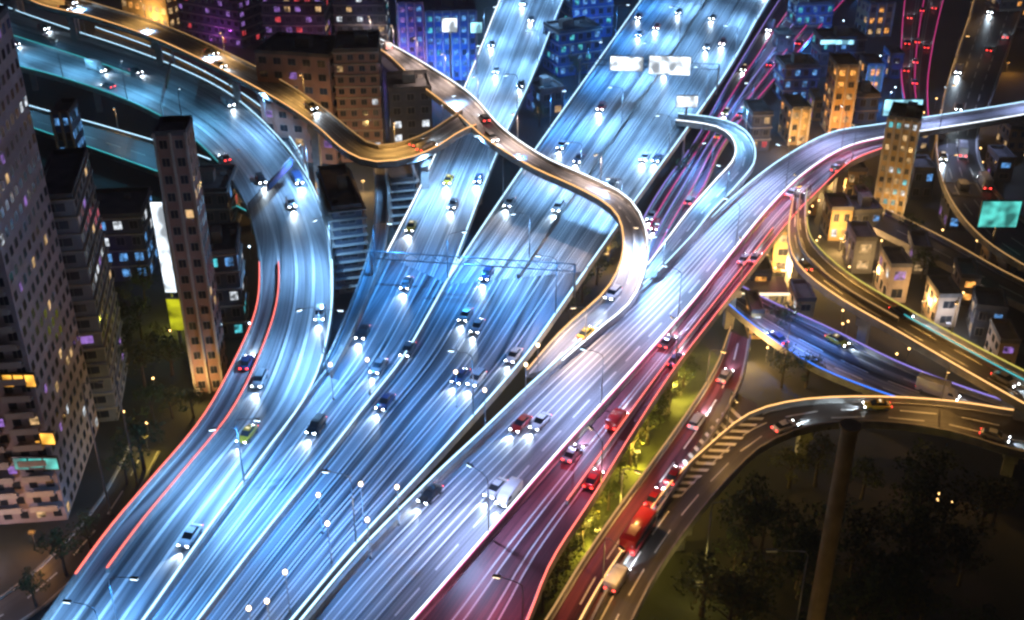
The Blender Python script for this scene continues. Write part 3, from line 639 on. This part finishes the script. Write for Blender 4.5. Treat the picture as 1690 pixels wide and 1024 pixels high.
for bl, br, yt, wm, lab in rr: B('low_building', lab, 'building', bl, br, yt, 8, wm, 3.0, 2.4, .35, 'wwocv' if wm != 'wall_dark' else 'bvw', 'flat')

# ------------------------------------------------------------------ floodlights that wash blocks; some are unseen fills added for brightness
FL = 0
def flood(x, y, col, energy, label, zl=3.0, size=.5):
    root = obj('floodlight', None, loc=P(x, y, 0)); tag(root, label, 'floodlight', 'floodlights at ground level')
    b = MB(); b.tube([(0, 0, 0), (0, 0, zl)], .08); obj('post', b.mesh('post', 'metal_grey'), root)
    h = MB(); h.box(-.5, -.3, zl, .5, .3, zl + .35); obj('lamp_housing', h.mesh('lamp_housing', 'metal_dark'), root)
    d = bpy.data.lights.new('flood', 'POINT'); d.energy = energy * .45; d.color = col; d.shadow_soft_size = size; obj('flood_light', d, root, (0, -.6, zl + 1))
WARM, BLUE, VIO, ORG = (1, .58, .2), (.05, .25, 1), (.4, .2, 1), (1, .42, .08)
for x, y, c, e, lab in [(330, 668, WARM, 3500, 'warm floodlight at the foot of the slender grey tower'), (60, 905, ORG, 1500, 'orange floodlight before the left apartment tower'),
    (-60, 940, (1, .72, .75), 5000, 'added warm floodlight, off frame, washing the left apartment tower'), (490, 345, WARM, 9000, 'warm floodlight before the rosy brick block'), (600, 318, WARM, 8000, 'warm floodlight before the brown banded block'),  # first entry is an unseen fill added to brighten the left tower
    (745, 150, BLUE, 30000, 'blue floodlight before the blue glass hall'), (680, 140, VIO, 16000, 'violet floodlight before the slim violet block'), (975, 90, BLUE, 26000, 'blue floodlight between the straight carriageways, upper'),
    (930, 165, BLUE, 16000, 'blue floodlight between the straight carriageways, lower'), (1385, 245, ORG, 16000, 'amber floodlight before the tall amber tower'), (1316, 254, WARM, 9000, 'amber floodlight before the shorter amber tower'),
    (1340, 90, BLUE, 26000, 'blue floodlight amid the upper right blocks'), (1440, 172, BLUE, 16000, 'blue floodlight right of the tall amber tower'), (1465, 378, WARM, 6000, 'warm floodlight before the dotted green block'),
    (1360, 320, WARM, 20000, 'warm floodlight inside the lavender road bend'), (1290, 468, WARM, 20000, 'warm floodlight between the lavender and amber roads'), (1385, 415, WARM, 14000, 'warm floodlight beside the start of the amber road'),
    (1440, 470, WARM, 3500, 'warm floodlight by the grey block'), (1520, 520, WARM, 5000, 'warm floodlight by the beige block'), (1560, 556, (.9, .9, 1), 3000, 'white floodlight by the white lit block'),
    (245, 50, WARM, 16000, 'warm floodlight before the top left shopfront'), (290, 540, (.8, .8, .1), 2500, 'yellow floodlight beneath the left street sign'), (245, 745, (1, .7, .1), 1500, 'yellow floodlight among the lower left trees'),
    (160, 440, BLUE, 3500, 'blue floodlight before the long low block'), (1600, 200, WARM, 3500, 'warm floodlight beneath the upper right loop'), (1660, 120, ORG, 4000, 'warm floodlight in the upper right corner'),
    (350, 80, (.6, .1, .8), 3000, 'purple floodlight at the top left blocks'), (500, 105, (.8, .15, .3), 2500, 'crimson floodlight above the rosy brick block'), (120, 520, VIO, 1200, 'dim warm floodlight between the left towers'),
    (1050, 770, (1, .7, .1), 14000, 'yellow floodlight on the verge, upper'), (985, 900, (1, .7, .1), 14000, 'yellow floodlight on the verge, lower'), (1110, 660, (1, .7, .15), 14000, 'yellow floodlight on the verge near its tip'),
    (1000, 440, WARM, 4000, 'warm floodlight beneath the curved flyover'), (1150, 990, (1, .75, .2), 1200, 'dim yellow floodlight beside the loop ramp foot'), (1230, 600, WARM, 12000, 'warm floodlight under the blue street')]:
    flood(x, y, c, e, lab)

# ------------------------------------------------------------------ signs
def board(name, label, cat, cx, cy, z, wpx, h, face, post_h=None, ang=0, depth=.5, grid=None):
    p = P(cx, cy, z); rng = (p - cam.location).length; w_ = wpx / F_PX * rng
    root = obj(name, None, loc=(p.x, p.y, 0)); root.rotation_euler = (0, 0, ang); tag(root, label, cat)
    b = MB(); b.box(-w_ / 2 - .15, 0, p.z - h / 2 - .15, w_ / 2 + .15, depth, p.z + h / 2 + .15); obj('frame', b.mesh('frame', 'metal_dark'), root)
    f = MB(); f.box(-w_ / 2, -.06, p.z - h / 2, w_ / 2, -.003, p.z + h / 2); obj('screen', f.mesh('screen', face), root)
    q = MB(); q.tube([(0, depth * .5, 0), (0, depth * .5, p.z - h / 2 - .15)], .35); obj('post', q.mesh('post', 'metal_grey'), root)
    return root
glow('sign_cyan', (.35, .8, 1), 1.6); glow('sign_teal', (.1, .62, .55), .9); glow('sign_white', (.8, .9, 1), 1.5); glow('sign_pink', (1, .2, .3), 1.2); glow('sign_orange', (1, .45, .06), 1.8); glow('sign_yellow', (.7, .7, .02), .6)
board('billboard', 'bright pale cyan billboard beside the amber block at the right', 'billboard', 1490, 178, 20, 58, 4.2, 'sign_cyan')
board('billboard', 'teal lit billboard at the right edge', 'billboard', 1650, 354, 16, 58, 6, 'sign_teal')
board('billboard', 'large white lit sign panel beside the widest carriageway', 'billboard', 1134, 168, 19, 34, 3, 'sign_white')
board('street_sign', 'tall white and red lit street sign left of the slender tower', 'sign', 270, 410, 18, 18, 20, 'sign_white')
board('street_sign', 'small red lit panel above the tall white sign', 'sign', 266, 352, 18, 22, 5, 'sign_pink')
board('street_sign', 'yellow green lit panel below the tall white sign', 'sign', 290, 520, 9, 22, 7, 'sign_yellow')
board('billboard', 'small cyan bar sign in the upper right district', 'billboard', 1382, 70, 15, 52, 1.3, 'sign_cyan')
board('billboard', 'cluster sign of white light on the blue glass hall, left', 'billboard', 742, 42, 26, 24, 4, 'sign_white')
board('billboard', 'smaller white light sign on the blue glass hall, right', 'billboard', 786, 46, 26, 18, 3, 'sign_cyan')
# vertical light bar on the dotted block
board('street_sign', 'upright white light bar on the amber block at the right', 'sign', 1470, 236, 14, 10, 14, 'sign_white')
# overhead sign gantries
def gantry(road, d, label, panels, h=7.0):
    a = road.at(d, 0); b = road.at(d, 1); w_ = (b - a).length + 1.6; u = (b - a).normalized(); ang = math.atan2(u.y, u.x)
    root = obj('sign_gantry', None, loc=a - u * .8); root.rotation_euler = (0, 0, ang); tag(root, label, 'sign gantry', 'gantries over the roads')
    for x in (0, w_):
        p = MB(); p.tube([(x, 0, -.4), (x, 0, h)], .25); obj('post', p.mesh('post', 'metal_grey', smooth=True), root)
    t = MB()
    for z in (h - 1.6, h): t.tube([(0, 0, z), (w_, 0, z)], .12)
    k = int(w_ / 2)
    for j in range(k): t.tube([(j * w_ / k, 0, h - 1.6 if j % 2 else h), ((j + 1) * w_ / k, 0, h if j % 2 else h - 1.6)], .06, 6)
    obj('truss', t.mesh('truss', 'metal_grey'), root)
    for x0, x1, hh, face in panels:
        p = MB(); p.box(x0 * w_, -.45, h - .8 - hh / 2, x1 * w_, -.2, h - .8 + hh / 2); s = obj('sign_panel', p.mesh('sign_panel', 'metal_dark'), root)
        p = MB(); p.box(x0 * w_ + .1, -.5, h - .7 - hh / 2, x1 * w_ - .1, -.452, h - .9 + hh / 2); obj('sign_face', p.mesh('sign_face', face), s)
gantry(MBr, MBr.d_at(150), 'sign gantry with bright white panels over the widest carriageway', [(.22, .46, 4.2, 'sign_white'), (.5, .80, 5.4, 'sign_white')], 8.5)
mat('sign_blue', (.02, .10, .40), .5); mat('sign_green', (.01, .16, .08), .5)
gantry(MM, MM.tot * .09, 'thin gantry across the merge of the main carriageway', [])
gantry(R1, R1.tot * .60, 'gantry across the left ramp at its widest bend', [(.3, .75, 1.8, 'sign_blue')])
gantry(R1, R1.tot * .36, 'small gantry over the far part of the left ramp', [(.3, .7, 1.6, 'sign_green')], 6)

# shop lights at the tower foot
def shop(x, y, ww, label, face, h=3.0, z=6):
    p = P(x, y, z); root = obj('shop_sign', None, loc=p); tag(root, label, 'shop sign'); root['group'] = 'lit shop signs at the left tower'
    b = MB(); b.box(-ww / 2, 0, 0, ww / 2, .4, h); obj('case', b.mesh('case', 'metal_dark'), root)
    for k in range(3):
        f = MB(); w3 = ww / 3; f.box(-ww / 2 + k * w3 + .15, -.05, .2 + .3 * (k % 2), -ww / 2 + (k + 1) * w3 - .15, -.003, h - .3); obj('light_panel', f.mesh('light_panel', face), root)
shop(34, 640, 5, 'upper orange lit sign on the left tower', 'sign_orange', 2.5, 26)
shop(56, 735, 7, 'lower orange lit sign on the left tower', 'sign_orange', 2.5, 15)
shop(62, 776, 7, 'teal lit sign below the orange ones on the left tower', 'sign_teal', 2.5, 11)

# tall concrete column at the lower right
cb = MB(); base = P(1323, 1150, 0); hh = height_at(base, 705)
cb.tube([(0, 0, 0), (0, 0, 1.2)], 1.7, 24); cb.tube([(0, 0, 1.2), (0, 0, hh)], [1.15, .95], 24); cb.tube([(0, 0, hh), (0, 0, hh + .3)], [1.25, 1.25], 24)
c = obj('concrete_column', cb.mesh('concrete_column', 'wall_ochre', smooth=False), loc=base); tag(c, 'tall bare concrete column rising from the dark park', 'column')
flood(1345, 1420, (1, .68, .25), 3500, 'added dim warm floodlight, out of view, washing the concrete column')  # unseen fill added to brighten the column's near side
# poles seen at the left and lower right
def mast(x, yb, yt, label, arm, kind=None):
    p = P(x, yb, 0); h = height_at(p, yt); root = obj('lamp_post', None, loc=p); tag(root, label, 'lamp post')
    b = MB(); b.tube([(0, 0, 0), (0, 0, 1)], .28); b.tube([(0, 0, 1), (0, 0, h * .97)], [.2, .1]); obj('pole', b.mesh('pole', 'metal_grey', smooth=True), root)
    b = MB(); b.tube([(0, 0, h * .97), (arm * .1, 0, h * .995), (arm * .4, 0, h), (arm, 0, h + .1)], [.1, .09, .08, .07]); obj('arm', b.mesh('arm', 'metal_grey', smooth=True), root)
    hb = MB(); hb.box(min(arm, arm * 1.35), -.22, h, max(arm, arm * 1.35), .22, h + .25); obj('lamp_head', hb.mesh('lamp_head', 'metal_grey'), root)
mast(1299, 1120, 910, 'unlit curved arm lamp post in the dark park', -4.0)
mast(183, 850, 632, 'left of two slim lamp posts beside the apartment tower', 2.5)
mast(227, 800, 602, 'right of two slim lamp posts beside the apartment tower', -2.5)
mast(945, 862, 735, 'slim lamp post against the maroon carriageway', 1.5)
mast(1160, 970, 830, 'yellow lit slim post below the loop ramp', 1.2)

# ------------------------------------------------------------------ trees
def make_tree(leaf, seed, n=700):
    rnd = random.Random(seed); root = obj('tree', None)
    t = MB(); t.tube([(0, 0, 0), (.05, .05, 1.5), (.1, 0, 3.2), (.1, .1, 5.0)], [.28, .2, .15, .06])
    tips = []
    for k in range(7):
        a = k * 2.4 + rnd.random(); z = 2.2 + k * .4; e = Vector((math.cos(a) * rnd.uniform(1.2, 2.2), math.sin(a) * rnd.uniform(1.2, 2.2), z + rnd.uniform(.9, 2.2)))
        t.tube([(.05, .02, z), tuple(Vector((.05, .02, z)).lerp(e, .5) + Vector((0, 0, .15))), tuple(e)], [.09, .06, .03], 5); tips.append(e)
    tips += [Vector((.1, .1, 5.6)), Vector((.3, -.4, 4.8))]
    obj('trunk', t.mesh('trunk', 'bark'), root)
    c = MB()
    clumps = [(p + Vector((rnd.uniform(-.5, .5), rnd.uniform(-.5, .5), rnd.uniform(-.3, .5))), rnd.uniform(.7, 1.3)) for p in tips for _ in range(2)]
    for k in range(n):
        ctr, r = rnd.choice(clumps); d = Vector((rnd.gauss(0, 1), rnd.gauss(0, 1), rnd.gauss(0, .8))).normalized() * r * rnd.uniform(.5, 1.05)
        p = ctr + d; a = Vector((rnd.gauss(0, 1), rnd.gauss(0, 1), rnd.gauss(0, 1))).normalized(); b = a.orthogonal().normalized(); s = rnd.uniform(.12, .26)
        a = a.cross(b).normalized(); c.quad(p - a * s, p - b * s * .6, p + a * s, p + b * s * .6, rnd.choice([0, 0, 1]))
    obj('crown', c.mesh('crown', leaf, 'leaf_b'), root); return root
TP = [make_tree('leaf_a', 1), make_tree('leaf_c', 2), make_tree('leaf_a', 3)]; used = [False] * 3
def tree(x, y, s, v, label, group, z=0):
    o = TP[v] if not used[v] else copy_tree(TP[v]); used[v] = True
    o.location = P(x, y, z); o.rotation_euler = (0, 0, random.uniform(0, 6.28)); o.scale = (s * random.uniform(.9, 1.1), s * random.uniform(.9, 1.1), s * random.uniform(.85, 1.15))
    tag(o, label, 'tree', group)
vt = [(1128, 640), (1106, 668), (1085, 700), (1068, 735), (1040, 768), (1022, 800), (1004, 842), (975, 868), (960, 905), (935, 935), (918, 975), (895, 1010)]
for i, (x, y) in enumerate(vt): tree(x, y, random.uniform(.9, 1.25), i % 3, f'{nth(i)} tree down from the tip of the yellow lit verge', 'trees on the grass verge')
park = [(random.uniform(1130, 1700), random.uniform(780, 1080)) for _ in range(60)]
park = [(x, y) for x, y in park if y > 840 + max(0, (1300 - x)) * .75 or (x > 1300 and y > 790)]
park.sort()
for i, (x, y) in enumerate(park[:40]):
    row = 'upper' if y < 880 else 'middle' if y < 980 else 'lower'
    tree(x, y, random.uniform(1.1, 1.8), i % 3, f'park tree at the lower right, {row} part, {nth(i) if i < 20 else nth(i-20)} counting {"from the left" if i < 20 else "on from the concrete column"}', 'dark park trees')
lt = [(235, 560), (262, 590), (212, 600), (285, 620), (240, 640), (205, 560), (255, 700), (285, 690), (238, 775), (210, 800), (150, 905), (110, 950), (60, 1000), (205, 520), (240, 500), (320, 690)]
for i, (x, y) in enumerate(lt): tree(x, y, random.uniform(.9, 1.4), i % 3, f'{["leafy","rounded","spreading"][i%3]} tree left of the red edged ramp, {nth(i)} of the scattered group', 'trees left of the ramp')
ot = [(990, 400), (1004, 430), (985, 470), (960, 500), (940, 540), (1120, 300), (1140, 275), (1340, 345), (1290, 400), (1420, 345), (1250, 470), (1500, 400), (1520, 460), (1620, 520), (890, 210), (910, 170), (950, 140), (1290, 560), (1330, 640), (1290, 640)]
for i, (x, y) in enumerate(ot): tree(x, y, random.uniform(.9, 1.4), i % 3, f'small street tree among the right hand roads, {nth(i)} of the scattered group', 'street trees on the right')

# ------------------------------------------------------------------ warm globe lamps on the main roads
gl = bpy.data.lights.new('globe_light', 'POINT'); gl.energy = 250; gl.color = (1, .78, .5); gl.shadow_soft_size = .4
gp_ = MB(); gp_.tube([(0, 0, 0), (0, 0, .4), (0, 0, .4), (0, 0, 6.6)], [.2, .2, .1, .07]); GP = gp_.mesh('pole', 'metal_grey', smooth=True)
gb = MB(); gb.tube([(0, 0, 6.6), (0, 0, 6.68), (0, 0, 6.85), (0, 0, 7.05), (0, 0, 7.22), (0, 0, 7.3)], [.1, .2, .3, .3, .2, .05], 12); GB = gb.mesh('globe', 'lamp_white', smooth=True)
gpos = [(525, 815), (595, 797), (655, 802), (540, 862), (606, 856), (470, 942), (440, 990), (410, 1002), (752, 612), (800, 642), (868, 600), (888, 568), (606, 592), (545, 600)]
gname = ['in the bright cluster, upper left', 'in the bright cluster, upper middle', 'in the bright cluster, upper right', 'in the bright cluster, lower left', 'in the bright cluster, lower right', 'alone below the bright cluster',
  'near the bottom edge, right of two', 'near the bottom edge, left of two', 'in mid carriageway, upper left', 'in mid carriageway, lower right', 'at the right parapet, lower', 'at the right parapet, upper', 'at the left parapet by the merge', 'in the dark wedge of the ramp merge']
for (x, y), nm in zip(gpos, gname):
    o = obj('globe_lamp', None, loc=P(x, y, 19.2) - Vector((0, 0, 7.2))); tag(o, 'warm white globe lamp on the main carriageway, ' + nm, 'street lamp', 'globe lamps on the main carriageway')
    obj('pole', GP, o); obj('globe', GB, o); obj('globe_light', gl, o, (0, 0, 8.2))
# petrol station canopy, bright underneath
a = P(1212, 520, 0); o = obj('forecourt_canopy', None, loc=a); tag(o, 'brightly lit warm white forecourt canopy beside the blue street', 'canopy')
b = MB(); b.box(0, 0, 4.6, 11, 7, 5.4); obj('roof', b.mesh('roof', 'trim'), o)
b = MB(); b.box(-.05, -.06, 4.7, 11.05, -.003, 5.3); obj('fascia_light', b.mesh('fascia_light', glow('fascia', (1, .8, .5), 1.6)), o)
for q in ((1, 1), (10, 1), (1, 6), (10, 6)): b = MB(); b.tube([(q[0], q[1], 0), (q[0], q[1], 4.6)], .2); obj('post', b.mesh('post', 'metal_grey'), o)
for q in (3, 8):
    b = MB(); b.box(q - 1.2, 2, 4.5, q + 1.2, 5, 4.598); obj('ceiling_light', b.mesh('ceiling_light', 'sign_white'), o)
    d = bpy.data.lights.new('canopy_light', 'POINT'); d.energy = 1500; d.color = (1, .75, .45); d.shadow_soft_size = .5; obj('canopy_light', d, o, (q, 3.5, 4.2))
# little path lamps scattered over the low ground
pp = MB(); pp.tube([(0, 0, 0), (0, 0, 3.2)], .06, 6); PP = pp.mesh('pole', 'metal_grey')
LB = {}
for k, mt in (('blue white', 'lamp_cool'), ('amber', 'lamp_warm'), ('white', 'lamp_white')):
    q = MB(); q.tube([(0, 0, 3.2), (0, 0, 3.3), (0, 0, 3.5), (0, 0, 3.6)], [.08, .2, .2, .06], 8); LB[k] = q.mesh('lantern', mt, smooth=True)
zones = [((95, 370, 250, 460), 16, 'blue white', 'left of the slender tower'), ((355, 345, 415, 560), 12, 'blue white', 'right of the slender tower'), ((200, 500, 300, 790), 6, 'amber', 'among the lower left trees'),
  ((1270, 250, 1440, 420), 26, 'amber', 'inside the lavender road bend'), ((1500, 180, 1690, 330), 14, 'amber', 'under the upper right loop'), ((1220, 430, 1300, 640), 10, 'amber', 'by the forecourt'),
  ((1280, 20, 1480, 200), 14, 'blue white', 'amid the upper right blocks'), ((1380, 400, 1690, 620), 20, 'amber', 'by the low blocks on the right'), ((1500, 820, 1610, 860), 3, 'amber', 'in the dark park'), ((330, 120, 560, 280), 8, 'white', 'behind the left ramp')]
for (x0, y0, x1, y1), n_, k, where in zones:
    pts = sorted((random.uniform(x0, x1), random.uniform(y0, y1)) for _ in range(n_))
    for i, (x, y) in enumerate(pts):
        o = obj('path_lamp', None, loc=P(x, y, 0)); tag(o, f'small {k} path lamp {where}, {nth(i)} from the left', 'path lamp', f'path lamps {where}')
        obj('pole', PP, o); obj('lantern', LB[k], o)

hz = MB(); hz.box(-900, -60, -1.5, 900, 1000, 126)
m = bpy.data.materials.new('haze'); m.use_nodes = True; n = m.node_tree.nodes; n.remove(n['Principled BSDF']); v = n.new('ShaderNodeVolumePrincipled')
v.inputs['Density'].default_value = .0006; v.inputs['Color'].default_value = (.8, .88, 1, 1); m.node_tree.links.new(v.outputs[0], n['Material Output'].inputs['Volume']); M['haze'] = m
o = obj('haze', hz.mesh('haze', 'haze')); o['kind'] = 'stuff'; o['label'] = 'thin night haze over the city'
sc.cycles.volume_bounces = 0
